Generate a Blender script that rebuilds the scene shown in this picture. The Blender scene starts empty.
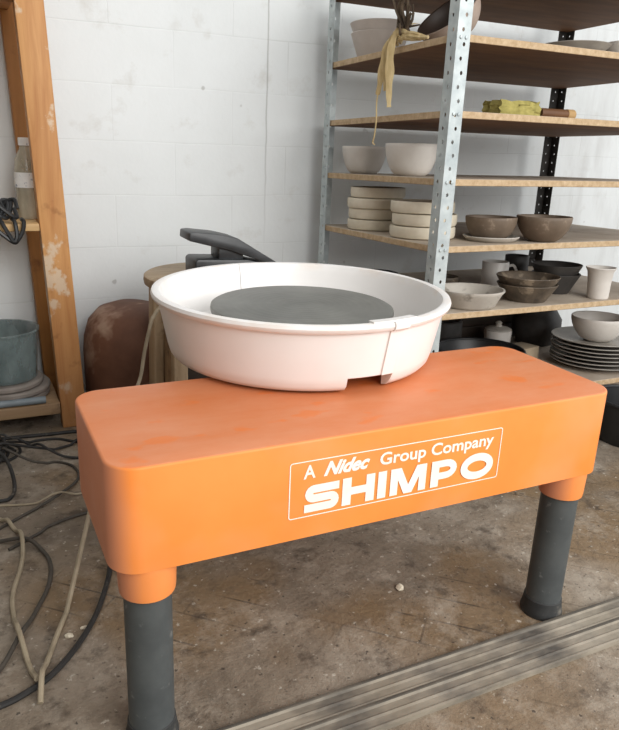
import bpy, bmesh, math, random
from mathutils import Vector, Matrix
random.seed(7)
PI = math.pi
col = bpy.context.scene.collection

# ------------------------------------------------------------------ helpers
def lin(rgb):
    o = []
    for v in rgb:
        v /= 255.0
        o.append(v / 12.92 if v <= .04045 else ((v + .055) / 1.055) ** 2.4)
    return (*o, 1.0)

class NT:
    def __init__(self, name):
        self.m = bpy.data.materials.new(name)
        self.m.use_nodes = True
        self.t = self.m.node_tree
        self.b = self.t.nodes['Principled BSDF']
        self.co = self.t.nodes.new('ShaderNodeTexCoord').outputs['Object']
    def n(self, typ, **kw):
        nd = self.t.nodes.new(typ)
        for k, v in kw.items():
            setattr(nd, k, v)
        return nd
    def link(self, a, b):
        self.t.links.new(a, b)
    def mapped(self, scale, loc=(0, 0, 0), rot=(0, 0, 0)):
        mp = self.n('ShaderNodeMapping')
        self.link(self.co, mp.inputs['Vector'])
        mp.inputs['Scale'].default_value = scale
        mp.inputs['Location'].default_value = loc
        mp.inputs['Rotation'].default_value = rot
        return mp.outputs['Vector']
    def noise(self, scale, detail=4, rough=.55, vec=None, dist=0):
        nz = self.n('ShaderNodeTexNoise')
        self.link(vec or self.co, nz.inputs['Vector'])
        nz.inputs['Scale'].default_value = scale
        nz.inputs['Detail'].default_value = detail
        nz.inputs['Roughness'].default_value = rough
        nz.inputs['Distortion'].default_value = dist
        return nz.outputs['Fac']
    def ramp(self, fac, stops):
        r = self.n('ShaderNodeValToRGB')
        self.link(fac, r.inputs['Fac'])
        el = r.color_ramp.elements
        while len(el) < len(stops):
            el.new(.5)
        for e, (p, c) in zip(el, stops):
            e.position = p
            e.color = c if len(c) == 4 else lin(c)
        return r.outputs['Color']
    def mask(self, fac, lo, hi):
        mr = self.n('ShaderNodeMapRange')
        mr.clamp = True
        self.link(fac, mr.inputs['Value'])
        mr.inputs['From Min'].default_value = lo
        mr.inputs['From Max'].default_value = hi
        return mr.outputs['Result']
    def math(self, op, a, b):
        md = self.n('ShaderNodeMath', operation=op)
        for i, v in enumerate((a, b)):
            if isinstance(v, (int, float)):
                md.inputs[i].default_value = v
            else:
                self.link(v, md.inputs[i])
        return md.outputs[0]
    def mix(self, fac, a, b):
        mx = self.n('ShaderNodeMix', data_type='RGBA')
        if isinstance(fac, (int, float)):
            mx.inputs[0].default_value = fac
        else:
            self.link(fac, mx.inputs[0])
        for i, v in ((6, a), (7, b)):
            if isinstance(v, tuple):
                mx.inputs[i].default_value = v if len(v) == 4 else lin(v)
            else:
                self.link(v, mx.inputs[i])
        return mx.outputs[2]
    def bump(self, h, strength=.2, dist=.002):
        bp = self.n('ShaderNodeBump')
        self.link(h, bp.inputs['Height'])
        bp.inputs['Strength'].default_value = strength
        bp.inputs['Distance'].default_value = dist
        self.link(bp.outputs['Normal'], self.b.inputs['Normal'])
    def done(self, color, rough=.6, metal=0, spec=None):
        if isinstance(color, tuple):
            self.b.inputs['Base Color'].default_value = color if len(color) == 4 else lin(color)
        else:
            self.link(color, self.b.inputs['Base Color'])
        if isinstance(rough, (int, float)):
            self.b.inputs['Roughness'].default_value = rough
        else:
            self.link(rough, self.b.inputs['Roughness'])
        self.b.inputs['Metallic'].default_value = metal
        if spec is not None:
            self.b.inputs['Specular IOR Level'].default_value = spec
        return self.m

def dirty(name, c1, c2, scale=12, rough=.6, metal=0, bump=.15, spots=None, spec=None, stretch=(1, 1, 1)):
    k = NT(name)
    v = k.mapped(stretch)
    a = k.noise(scale, 5, .6, v)
    c = k.ramp(a, [(.3, c1), (.7, c2)])
    if spots:
        sc, sscale, lo, hi = spots
        c = k.mix(k.mask(k.noise(sscale, 4, .6, v), lo, hi), c, sc)
    if bump:
        k.bump(k.noise(scale * 4, 4, .6, v), bump, .001)
    return k.done(c, rough, metal, spec)

def obj(name, bm, m, parent=None, loc=(0, 0, 0), smooth=True, angle=40):
    me = bpy.data.meshes.new(name)
    bmesh.ops.recalc_face_normals(bm, faces=bm.faces)
    bm.to_mesh(me)
    bm.free()
    o = bpy.data.objects.new(name, me)
    col.objects.link(o)
    o.location = loc
    if m:
        me.materials.append(m)
    if smooth:
        me.polygons.foreach_set('use_smooth', [True] * len(me.polygons))
        try:
            me.set_sharp_from_angle(angle=math.radians(angle))
        except Exception:
            pass
    if parent:
        o.parent = parent
    return o

def tag(o, label, cat, group=None):
    o['label'] = label
    o['category'] = cat
    if group:
        o['group'] = group
    return o

def thing(name, label, cat, loc=(0, 0, 0), rz=0, group=None):
    o = bpy.data.objects.new(name, None)
    col.objects.link(o)
    o.location = loc
    o.rotation_euler = (0, 0, rz)
    o.empty_display_size = .05
    return tag(o, label, cat, group)

def struct(o):
    o['kind'] = 'structure'
    return o

def dup(o, loc, label=None, rot=None, scale=None):
    c = o.copy()
    col.objects.link(c)
    c.location = loc
    if rot is not None:
        c.rotation_euler = rot
    if scale is not None:
        c.scale = scale
    if label:
        c['label'] = label
    for ch in list(o.children):
        d = ch.copy()
        col.objects.link(d)
        d.parent = c
    return c

def box(bm, x0, x1, y0, y1, z0, z1, bev=0, rot=None):
    t = bmesh.new()
    bmesh.ops.create_cube(t, size=1)
    for v in t.verts:
        v.co = Vector(((x0 + x1) / 2 + v.co.x * (x1 - x0), (y0 + y1) / 2 + v.co.y * (y1 - y0), (z0 + z1) / 2 + v.co.z * (z1 - z0)))
    if bev:
        bmesh.ops.bevel(t, geom=list(t.edges), offset=bev, segments=2, affect='EDGES', profile=.5)
    merge(bm, t, rot)
    return bm

def merge(bm, t, mat=None):
    vm = {}
    for v in t.verts:
        vm[v] = bm.verts.new(mat @ v.co if mat else v.co)
    for f in t.faces:
        try:
            bm.faces.new([vm[v] for v in f.verts])
        except ValueError:
            pass
    t.free()

def lathe(bm, prof, seg=48, mat=None, wob=0, closed=False):
    """revolve (r, z) points about z; r==0 collapses to a pole"""
    t = bmesh.new()
    rings = []
    ph = random.random() * 6
    for r, z in prof:
        if r < 1e-6:
            rings.append([t.verts.new((0, 0, z))])
        else:
            rings.append([t.verts.new((r * (1 + wob * math.sin(2 * a + ph)) * math.cos(a), r * (1 + wob * math.sin(3 * a + ph)) * math.sin(a),
                                       z * (1 + wob * .6 * math.sin(2 * a + 2 * ph)))) for a in (2 * PI * i / seg for i in range(seg))])
    prs = list(zip(rings, rings[1:]))
    if closed:
        prs.append((rings[-1], rings[0]))
    for A, B in prs:
        for i in range(seg):
            j = (i + 1) % seg
            if len(A) == 1 and len(B) == 1:
                continue
            if len(A) == 1:
                t.faces.new((A[0], B[i], B[j]))
            elif len(B) == 1:
                t.faces.new((A[i], A[j], B[0]))
            else:
                t.faces.new((A[i], A[j], B[j], B[i]))
    merge(bm, t, mat)
    return bm

def smooth_path(pts, n=8):
    P = [Vector(p) for p in pts]
    if len(P) < 3:
        return P
    out = []
    for i in range(len(P) - 1):
        p0 = P[max(i - 1, 0)]; p1 = P[i]; p2 = P[i + 1]; p3 = P[min(i + 2, len(P) - 1)]
        for k in range(n):
            t = k / n
            out.append(.5 * ((2 * p1) + (p2 - p0) * t + (2 * p0 - 5 * p1 + 4 * p2 - p3) * t * t + (3 * p1 - p0 - 3 * p2 + p3) * t ** 3))
    out.append(P[-1])
    return out

def tube(bm, pts, r, seg=8, n=8, cap=True):
    P = smooth_path(pts, n)
    up = Vector((0, 0, 1))
    rings = []
    prev = None
    for i, p in enumerate(P):
        d = (P[min(i + 1, len(P) - 1)] - P[max(i - 1, 0)])
        if d.length < 1e-9:
            d = Vector((1, 0, 0))
        d.normalize()
        if prev is None:
            a = d.cross(up if abs(d.z) < .9 else Vector((1, 0, 0))).normalized()
        else:
            a = (prev - d * prev.dot(d)).normalized()
        prev = a
        b = d.cross(a)
        rr = r(i / (len(P) - 1)) if callable(r) else r
        rings.append([bm.verts.new(p + rr * (math.cos(2 * PI * k / seg) * a + math.sin(2 * PI * k / seg) * b)) for k in range(seg)])
    for A, B in zip(rings, rings[1:]):
        for k in range(seg):
            j = (k + 1) % seg
            bm.faces.new((A[k], A[j], B[j], B[k]))
    if cap:
        bm.faces.new(rings[0])
        bm.faces.new(rings[-1])
    return bm

def prism(bm, poly, axis, a0, a1, bev=0, mat=None):
    """extrude a 2-D polygon along an axis ('x','y','z')"""
    t = bmesh.new()
    def P(u, v, a):
        return {'x': (a, u, v), 'y': (u, a, v), 'z': (u, v, a)}[axis]
    A = [t.verts.new(P(u, v, a0)) for u, v in poly]
    B = [t.verts.new(P(u, v, a1)) for u, v in poly]
    t.faces.new(A); t.faces.new(B)
    for i in range(len(poly)):
        j = (i + 1) % len(poly)
        t.faces.new((A[i], A[j], B[j], B[i]))
    if bev:
        bmesh.ops.recalc_face_normals(t, faces=t.faces)
        bmesh.ops.bevel(t, geom=list(t.edges), offset=bev, segments=2, affect='EDGES', profile=.5)
    merge(bm, t, mat)
    return bm

def rrect(x0, x1, y0, y1, r, n=8):
    out = []
    for cx, cy, a in ((x1 - r, y1 - r, 0), (x0 + r, y1 - r, PI / 2), (x0 + r, y0 + r, PI), (x1 - r, y0 + r, 1.5 * PI)):
        for i in range(n + 1):
            t = a + i / n * PI / 2
            out.append((cx + r * math.cos(t), cy + r * math.sin(t)))
    return out

# ------------------------------------------------------------------ materials
def m_wall():
    k = NT('painted_block_wall')
    br = k.n('ShaderNodeTexBrick')
    mp = k.mapped((1, 1, 1), (.26, .0, .013), (PI / 2, 0, 0))
    # wall plane is x-z: feed (x, z)
    sx = k.n('ShaderNodeSeparateXYZ'); k.link(k.co, sx.inputs[0])
    cb = k.n('ShaderNodeCombineXYZ')
    wob = k.math('MULTIPLY', k.math('SUBTRACT', k.noise(3, 2), .5), .012)
    k.link(k.math('ADD', sx.outputs['X'], .12), cb.inputs['X'])
    k.link(k.math('ADD', k.math('ADD', sx.outputs['Z'], -.0), wob), cb.inputs['Y'])
    k.link(cb.outputs[0], br.inputs['Vector'])
    br.inputs['Scale'].default_value = 1
    br.inputs['Brick Width'].default_value = .40
    br.inputs['Row Height'].default_value = .1695
    br.inputs['Mortar Size'].default_value = .0025
    br.inputs['Mortar Smooth'].default_value = .6
    br.inputs['Color1'].default_value = (0, 0, 0, 1)
    br.inputs['Color2'].default_value = (0, 0, 0, 1)
    br.inputs['Mortar'].default_value = (1, 1, 1, 1)
    c = k.ramp(k.noise(1.6, 5, .6), [(.3, (222, 226, 226)), (.7, (233, 237, 238))])
    c = k.mix(k.mask(k.noise(7, 5, .65), .58, .8), c, (208, 208, 204))
    jm = k.math('MULTIPLY', br.outputs['Fac'], k.math('MULTIPLY', k.mask(k.noise(4, 3), .42, .66), .19))
    c = k.mix(jm, c, (150, 150, 146))
    # little knocks and nail marks
    v = k.mapped((1, 1, 1))
    c = k.mix(k.math('MULTIPLY', k.mask(k.noise(13, 2, .5, v), .75, .78), .5), c, (150, 148, 144))
    # the long vertical crack in the plaster
    cw = k.math('MULTIPLY', k.math('SUBTRACT', k.noise(9, 3), .5), .012)
    dx = k.math('ABSOLUTE', k.math('ADD', k.math('ADD', sx.outputs['X'], -.405), cw), 0)
    crack = k.math('MULTIPLY', k.math('SUBTRACT', 1, k.mask(dx, .001, .004)), k.mask(sx.outputs['Z'], .45, .95))
    c = k.mix(k.math('MULTIPLY', crack, .5), c, (140, 138, 134))
    # vertical grey smears on the stretch of wall right of the rack
    vs = k.noise(1, 4, .6, k.mapped((7, 1, 1.5)))
    right = k.mask(sx.outputs['X'], 1.55, 1.75)
    c = k.mix(k.math('MULTIPLY', right, k.mask(vs, .5, .9)), c, (190, 190, 188))
    k.bump(k.math('ADD', k.noise(60, 3), k.math('MULTIPLY', br.outputs['Fac'], -1.2)), .25, .002)
    return k.done(c, .75)

def m_floor():
    k = NT('dusty_concrete_floor')
    c = k.ramp(k.noise(2.6, 6, .65), [(.28, (94, 82, 68)), (.5, (134, 121, 105)), (.72, (164, 153, 138))])
    # worn parquet ghosts: brown patches with thin strip lines
    pm = k.mask(k.noise(1.7, 3, .55, k.mapped((1, 1, 1), (3.1, 1.4, 0))), .50, .60)
    c = k.mix(k.math('MULTIPLY', pm, .72), c, (124, 99, 66))
    br = k.n('ShaderNodeTexBrick')
    k.link(k.mapped((1, 1, 1), (0, 0, 0), (0, 0, .75)), br.inputs['Vector'])
    br.inputs['Scale'].default_value = 1
    br.inputs['Brick Width'].default_value = .30
    br.inputs['Row Height'].default_value = .075
    br.inputs['Mortar Size'].default_value = .0022
    ln = k.math('MULTIPLY', br.outputs['Fac'], k.math('MULTIPLY', pm, k.mask(k.noise(6, 3), .45, .6)))
    c = k.mix(k.math('MULTIPLY', ln, .8), c, (62, 50, 38))
    # dirt, pale clay dust, dark damp spots, chips
    c = k.mix(k.math('MULTIPLY', k.mask(k.noise(7, 8, .75), .50, .68), .60), c, (182, 172, 157))
    c = k.mix(k.math('MULTIPLY', k.mask(k.noise(14, 5, .65, k.mapped((1, 1, 1), (7, 3, 0))), .56, .68), .75), c, (70, 58, 47))
    c = k.mix(k.math('MULTIPLY', k.mask(k.noise(60, 3, .6), .64, .70), .7), c, (196, 188, 174))
    c = k.mix(k.math('MULTIPLY', k.mask(k.noise(75, 3, .6, k.mapped((1, 1, 1), (2, 9, 0))), .64, .70), .8), c, (52, 44, 38))
    c = k.mix(k.math('MULTIPLY', k.mask(k.noise(34, 6, .75), .5, .66), .45), c, (84, 72, 60))
    k.bump(k.math('ADD', k.noise(40, 5, .7), k.noise(9, 4)), .7, .007)
    return k.done(c, .82)

def m_orange():
    k = NT('orange_enamel')
    base = k.ramp(k.noise(6, 4), [(.3, (236, 136, 58)), (.7, (244, 148, 70))])
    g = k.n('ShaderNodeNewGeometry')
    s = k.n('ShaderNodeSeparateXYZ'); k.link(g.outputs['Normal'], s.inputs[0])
    sp = k.n('ShaderNodeSeparateXYZ'); k.link(k.co, sp.inputs[0])
    up = k.mask(s.outputs['Z'], .6, .95)
    dust = k.ramp(k.noise(11, 6, .65, k.mapped((.5, 1.4, 1))), [(.3, (212, 122, 70)), (.7, (216, 142, 102))])
    stain = k.mask(k.noise(16, 3, .5, k.mapped((.7, 1.2, 1), (4, 2, 0))), .63, .69)
    dust = k.mix(k.math('MULTIPLY', stain, .6), dust, (224, 118, 46))
    c = k.mix(up, base, dust)
    # dried clay film wiped down the sides
    film = k.math('MULTIPLY', k.mask(k.noise(5, 3, .5, k.mapped((1, 1, 1), (1.3, 0, .4))), .5, .68), .40)
    c = k.mix(k.math('MULTIPLY', film, k.math('SUBTRACT', 1, up)), c, (238, 158, 110))
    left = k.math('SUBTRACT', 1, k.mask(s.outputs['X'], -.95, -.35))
    c = k.mix(k.math('MULTIPLY', left, .85), c, (208, 140, 112))  # weaker light on the left end, painted in as a dusty tone
    k.bump(k.noise(30, 4), .06, .001)
    return k.done(c, k.mask(k.noise(9, 4), -.6, 1.6), 0, .35)

def m_wood(name, c1, c2, axis='z', dark=(96, 54, 24), splash=False, rough=.6):
    k = NT(name)
    sc = {'z': (22, 22, 1.6), 'x': (1.6, 22, 22), 'y': (22, 1.6, 22)}[axis]
    c = k.ramp(k.noise(1.6, 5, .6, k.mapped(sc), .6), [(.3, c1), (.7, c2)])
    c = k.mix(k.math('MULTIPLY', k.mask(k.noise(11, 4, .6), .60, .72), .7), c, dark)
    if splash:
        sp = k.n('ShaderNodeSeparateXYZ'); k.link(k.co, sp.inputs[0])
        z = sp.outputs['Z']
        band = k.math('MULTIPLY', k.mask(z, .28, .40), k.math('SUBTRACT', 1, k.mask(z, .46, .60)))
        spl = k.mask(k.math('ADD', k.noise(17, 5, .6, k.mapped((1, 1, .8))), k.math('MULTIPLY', band, .16)), .61, .68)
        c = k.mix(k.math('MULTIPLY', spl, .75), c, (214, 196, 172))
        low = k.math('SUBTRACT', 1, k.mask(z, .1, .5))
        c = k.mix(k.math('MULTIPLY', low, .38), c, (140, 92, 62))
    k.bump(k.noise(2, 5, .6, k.mapped(sc)), .2, .002)
    return k.done(c, rough)

def m_board():
    k = NT('chipboard_shelf')
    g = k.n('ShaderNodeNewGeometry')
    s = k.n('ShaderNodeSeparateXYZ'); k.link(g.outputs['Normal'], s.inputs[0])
    c = k.ramp(k.noise(60, 4, .7), [(.3, (168, 140, 104)), (.7, (206, 182, 148))])
    top = k.ramp(k.noise(9, 5, .65), [(.3, (164, 148, 130)), (.7, (196, 184, 168))])
    c = k.mix(k.mask(s.outputs['Z'], .5, .9), c, top)
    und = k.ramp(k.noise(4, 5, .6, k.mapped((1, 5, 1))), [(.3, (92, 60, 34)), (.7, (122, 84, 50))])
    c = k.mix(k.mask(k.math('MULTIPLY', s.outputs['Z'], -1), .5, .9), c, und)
    k.bump(k.noise(80, 3), .15, .001)
    return k.done(c, .75)

def m_metal():
    k = NT('galvanised_steel')
    c = k.ramp(k.noise(24, 4, .6), [(.3, (168, 178, 180)), (.7, (202, 210, 210))])
    c = k.mix(k.math('MULTIPLY', k.mask(k.noise(9, 4, .6), .58, .75), .5), c, (136, 138, 136))
    return k.done(c, .48, .35)

def m_head():
    k = NT('grey_wheel_head')
    sp = k.n('ShaderNodeSeparateXYZ'); k.link(k.co, sp.inputs[0])
    r = k.math('SQRT', k.math('ADD', k.math('MULTIPLY', sp.outputs['X'], sp.outputs['X']), k.math('MULTIPLY', sp.outputs['Y'], sp.outputs['Y'])), 0)
    rings = k.math('SINE', k.math('MULTIPLY', r, 420), 0)
    c = k.ramp(k.noise(7, 5, .6), [(.3, (104, 104, 100)), (.7, (128, 128, 123))])
    c = k.mix(k.math('MULTIPLY', k.mask(k.noise(5, 4, .6, k.mapped((1, 1, 1), (3, 5, 1))), .5, .7), .5), c, (146, 145, 138))
    k.bump(rings, .10, .001)
    return k.done(c, .5, .25)

def m_pan():
    k = NT('white_pan_plastic')
    c = k.ramp(k.noise(5, 4), [(.3, (234, 231, 228)), (.7, (242, 240, 238))])
    sp = k.n('ShaderNodeSeparateXYZ'); k.link(k.co, sp.inputs[0])
    # clay slip drying inside the pan and along the rim
    r = k.math('SQRT', k.math('ADD', k.math('MULTIPLY', sp.outputs['X'], sp.outputs['X']), k.math('MULTIPLY', sp.outputs['Y'], sp.outputs['Y'])), 0)
    ins = k.math('SUBTRACT', 1, k.mask(r, .245, .262))
    c = k.mix(k.math('MULTIPLY', ins, k.math('MULTIPLY', k.mask(k.noise(8, 5), .3, .7), .55)), c, (200, 190, 176))
    rim = k.mask(sp.outputs['Z'], .108, .122)
    c = k.mix(k.math('MULTIPLY', rim, k.math('MULTIPLY', k.mask(k.noise(14, 4), .45, .7), .4)), c, (226, 202, 180))
    return k.done(c, .38)

M = {}
M['wall'] = m_wall()
M['blocker_wall_left'] = dirty('blocker_wall_grey', (112, 106, 98), (134, 128, 119), 3, .8, 0, .1)  # kept dark so little light bounces onto the wheel's left end
M['floor'] = m_floor()
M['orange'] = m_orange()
M['post_wood'] = m_wood('amber_pine_post', (176, 118, 66), (212, 160, 102), 'z', (132, 80, 36), True)
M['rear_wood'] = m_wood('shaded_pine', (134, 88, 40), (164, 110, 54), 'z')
M['shelf_wood'] = m_wood('pale_pine_shelf', (176, 140, 92), (206, 172, 122), 'x', (120, 88, 56))
M['old_wood'] = m_wood('weathered_wood', (132, 104, 76), (168, 140, 106), 'x', (84, 62, 44))
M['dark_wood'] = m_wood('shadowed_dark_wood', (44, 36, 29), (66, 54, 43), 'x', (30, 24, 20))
M['stool_wood'] = m_wood('greyed_stool_wood', (158, 134, 104), (192, 170, 140), 'z', (104, 80, 56))
M['seat_wood'] = m_wood('greyed_stool_seat', (150, 128, 100), (182, 162, 134), 'x', (112, 90, 66))
M['board'] = m_board()
M['steel'] = m_metal()
M['dark_steel'] = dirty('dark_steel_post', (44, 42, 40), (70, 67, 64), 20, .55, .4)
M['head'] = m_head()
M['pan'] = m_pan()
M['pvc'] = dirty('grey_pvc_pipe', (64, 68, 69), (82, 86, 86), 14, .45, 0, .08, ((120, 122, 120), 30, .64, .74))
M['foot'] = dirty('dusty_black_rubber', (38, 39, 40), (62, 63, 62), 22, .65, 0, .1, ((128, 122, 112), 14, .58, .72))
M['print'] = dirty('cream_print', (248, 236, 222), (252, 244, 234), 30, .5, 0, 0)
M['cream_white'] = dirty('cream_white_ceramic', (204, 198, 190), (222, 217, 210), 10, .5, 0, .05)
M['greige'] = dirty('grey_white_stoneware', (180, 174, 164), (202, 196, 186), 12, .55, 0, .08, ((150, 144, 134), 22, .6, .7))
M['plaster'] = dirty('cream_plaster', (206, 196, 174), (226, 217, 198), 16, .8, 0, .12)
M['brown_clay'] = dirty('brown_stoneware', (96, 82, 68), (124, 108, 92), 14, .6, 0, .12, ((150, 134, 116), 26, .6, .7))
M['speck_clay'] = dirty('mottled_dark_stoneware', (56, 49, 42), (112, 99, 84), 18, .55, 0, .15, ((140, 126, 108), 22, .58, .66))
M['dark_clay'] = dirty('charcoal_stoneware', (46, 44, 43), (70, 67, 64), 14, .55, 0, .1)
M['plate_rim'] = dirty('grey_plate_glaze', (142, 136, 128), (172, 166, 156), 12, .45, 0, .05)
M['tilt_bowl'] = dirty('rosy_grey_clay', (150, 132, 120), (178, 160, 146), 9, .65, 0, .1)
M['black'] = dirty('black_plastic', (26, 27, 28), (42, 43, 44), 14, .42, 0, .05)
M['pedal'] = dirty('worn_black_plastic', (34, 36, 38), (58, 60, 62), 18, .4, 0, .06, ((104, 104, 104), 26, .64, .76))
M['pale_pink_clay'] = dirty('pale_rosy_clay', (184, 174, 166), (204, 195, 187), 9, .6, 0, .08)
M['dark_inside'] = dirty('dark_brown_inside', (46, 36, 31), (72, 58, 50), 9, .5, 0, .08)
M['bright_white'] = dirty('bright_white_glaze', (226, 222, 216), (238, 235, 230), 9, .35, 0, .04)
M['rust'] = dirty('rusty_brown', (84, 52, 36), (122, 82, 60), 6, .7, 0, .25, ((160, 132, 112), 6, .55, .66))
M['black_cable'] = dirty('black_rubber_cable', (28, 27, 26), (48, 46, 44), 20, .6, 0, 0, ((110, 102, 92), 30, .62, .74))
M['dust_cable'] = dirty('dusty_dark_cable', (58, 53, 47), (82, 75, 66), 20, .7, 0, 0)
M['beige_cable'] = dirty('beige_cable', (142, 130, 108), (176, 162, 138), 20, .6, 0, 0)
M['rail'] = dirty('dusty_rail', (128, 119, 104), (164, 155, 140), 14, .75, 0, .3, ((66, 63, 60), 11, .46, .70), None, (.5, 1, 1))
M['rail_edge'] = dirty('black_rail_gap', (42, 40, 38), (112, 104, 92), 9, .75, 0, .3, None, None, (.6, 1, 1))
M['raffia'] = dirty('dried_raffia', (184, 160, 112), (220, 200, 154), 20, .8, 0, .2, None, None, (4, 4, 1))
M['twig'] = dirty('dark_dry_bark', (56, 46, 36), (108, 92, 72), 20, .85, 0, .3)
M['sponge'] = dirty('yellow_green_sponge', (132, 124, 64), (182, 170, 100), 40, .9, 0, .6)
M['tool_wood'] = dirty('brown_tool_wood', (92, 60, 36), (120, 82, 52), 16, .6)
M['grey_bat'] = dirty('grey_clay_bat', (112, 104, 97), (146, 137, 129), 8, .8, 0, .2)
M['grey_pipe'] = dirty('blue_grey_pipe', (104, 114, 120), (134, 143, 148), 12, .5, 0, .05)
M['label_white'] = dirty('white_label_paper', (214, 214, 212), (232, 232, 230), 40, .7, 0, 0, ((150, 156, 170), 60, .6, .66))
M['cardboard'] = dirty('dusty_cardboard', (146, 130, 108), (172, 156, 132), 10, .85)

def m_clear(name, tint, alpha, rough=.15):
    k = NT(name)
    c = k.ramp(k.noise(9, 4, .6, k.mapped((2, 2, 1))), [(.3, tint), (.7, tuple(min(255, t + 46) for t in tint))])
    k.done(c, rough)
    a = k.mask(k.noise(7, 4, .6, k.mapped((2, 2, .7))), .25, .75)
    al = k.math('ADD', k.math('MULTIPLY', a, .45), alpha)
    k.link(al, k.b.inputs['Alpha'])
    return k.m
M['clear'] = m_clear('clouded_clear_plastic', (92, 106, 106), .34)
M['bottle'] = m_clear('clouded_bottle_plastic', (168, 160, 140), .35)
M['murk'] = dirty('murky_water', (150, 134, 104), (168, 152, 122), 10, .3, 0, 0)

# ------------------------------------------------------------------ setting
WALL_Y = 1.42
bm = bmesh.new(); box(bm, -3, 4.5, -3.2, WALL_Y + .15, -.12, 0)
struct(obj('floor', bm, M['floor'], smooth=False))
bm = bmesh.new(); box(bm, -3, 4.5, WALL_Y, WALL_Y + .15, 0, 2.8)
struct(obj('wall_back', bm, M['wall'], smooth=False))

bm = bmesh.new(); box(bm, -1.65, -1.5, -3.2, WALL_Y, 0, 2.8)  # unseen wall added to block sky light from the left
struct(obj('blocker_wall_left', bm, M['blocker_wall_left'], smooth=False))

# ------------------------------------------------------------------ the orange potter's wheel
HX, HY, HT, HB = .45, .1554, .4779, .3195
wheel = thing('pottery_wheel', 'orange bench-shaped electric pottery wheel with white splash pan, standing on grey tube legs', 'pottery wheel', (0, 0, 0))
bm = bmesh.new()
loops = []
for ins, z in ((.000, HB), (.000, HT - .0042), (.0009, HT - .0018), (.0024, HT - .0005), (.0048, HT)):
    loops.append([bm.verts.new((x, y, z)) for x, y in rrect(-HX + ins, HX - ins, -HY + ins, HY - ins, max(.044 - ins, .02), 10)])
for A, B in zip(loops, loops[1:]):
    for i in range(len(A)):
        j = (i + 1) % len(A)
        bm.faces.new((A[i], A[j], B[j], B[i]))
bm.faces.new(loops[0]); bm.faces.new(loops[-1])
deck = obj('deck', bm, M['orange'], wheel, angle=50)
# housing of the drive, behind the deck and under the pan
bm = bmesh.new(); prism(bm, rrect(-.10, .19, HY - .002, .46, .03), 'z', .28, HT - .004, .003)
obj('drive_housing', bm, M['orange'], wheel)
PX, PY = 0.002, .243
# logo frame and lettering on the front face
FY = -HY - .0007
_lay = [0]
def ribbon(bm, pts, w, y=FY, n=1, closed=False):
    _lay[0] += 1
    y = y - .00006 * _lay[0]
    P = [Vector((p[0], p[1])) for p in pts]
    L = len(P)
    A = []; B = []
    for i in range(L):
        a = P[i - 1] if (i > 0 or closed) else P[i]
        b = P[(i + 1) % L] if (i < L - 1 or closed) else P[i]
        d1 = (P[i] - a); d2 = (b - P[i])
        d = (d1.normalized() if d1.length else Vector((0, 0))) + (d2.normalized() if d2.length else Vector((0, 0)))
        d.normalize()
        nrm = Vector((-d.y, d.x))
        ref = d2 if d2.length else d1
        k = 1 / max(.5, abs(d.dot(ref.normalized())))
        A.append(bm.verts.new((P[i].x + nrm.x * w / 2 * k, y, P[i].y + nrm.y * w / 2 * k)))
        B.append(bm.verts.new((P[i].x - nrm.x * w / 2 * k, y, P[i].y - nrm.y * w / 2 * k)))
    for i in range(L if closed else L - 1):
        j = (i + 1) % L
        bm.faces.new((A[i], A[j], B[j], B[i]))
bm = bmesh.new()
ribbon(bm, rrect(-.1955, .190, .3555, .4455, .004, 4), .0016, closed=True)
obj('logo_frame', bm, M['print'], wheel, smooth=False)

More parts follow.
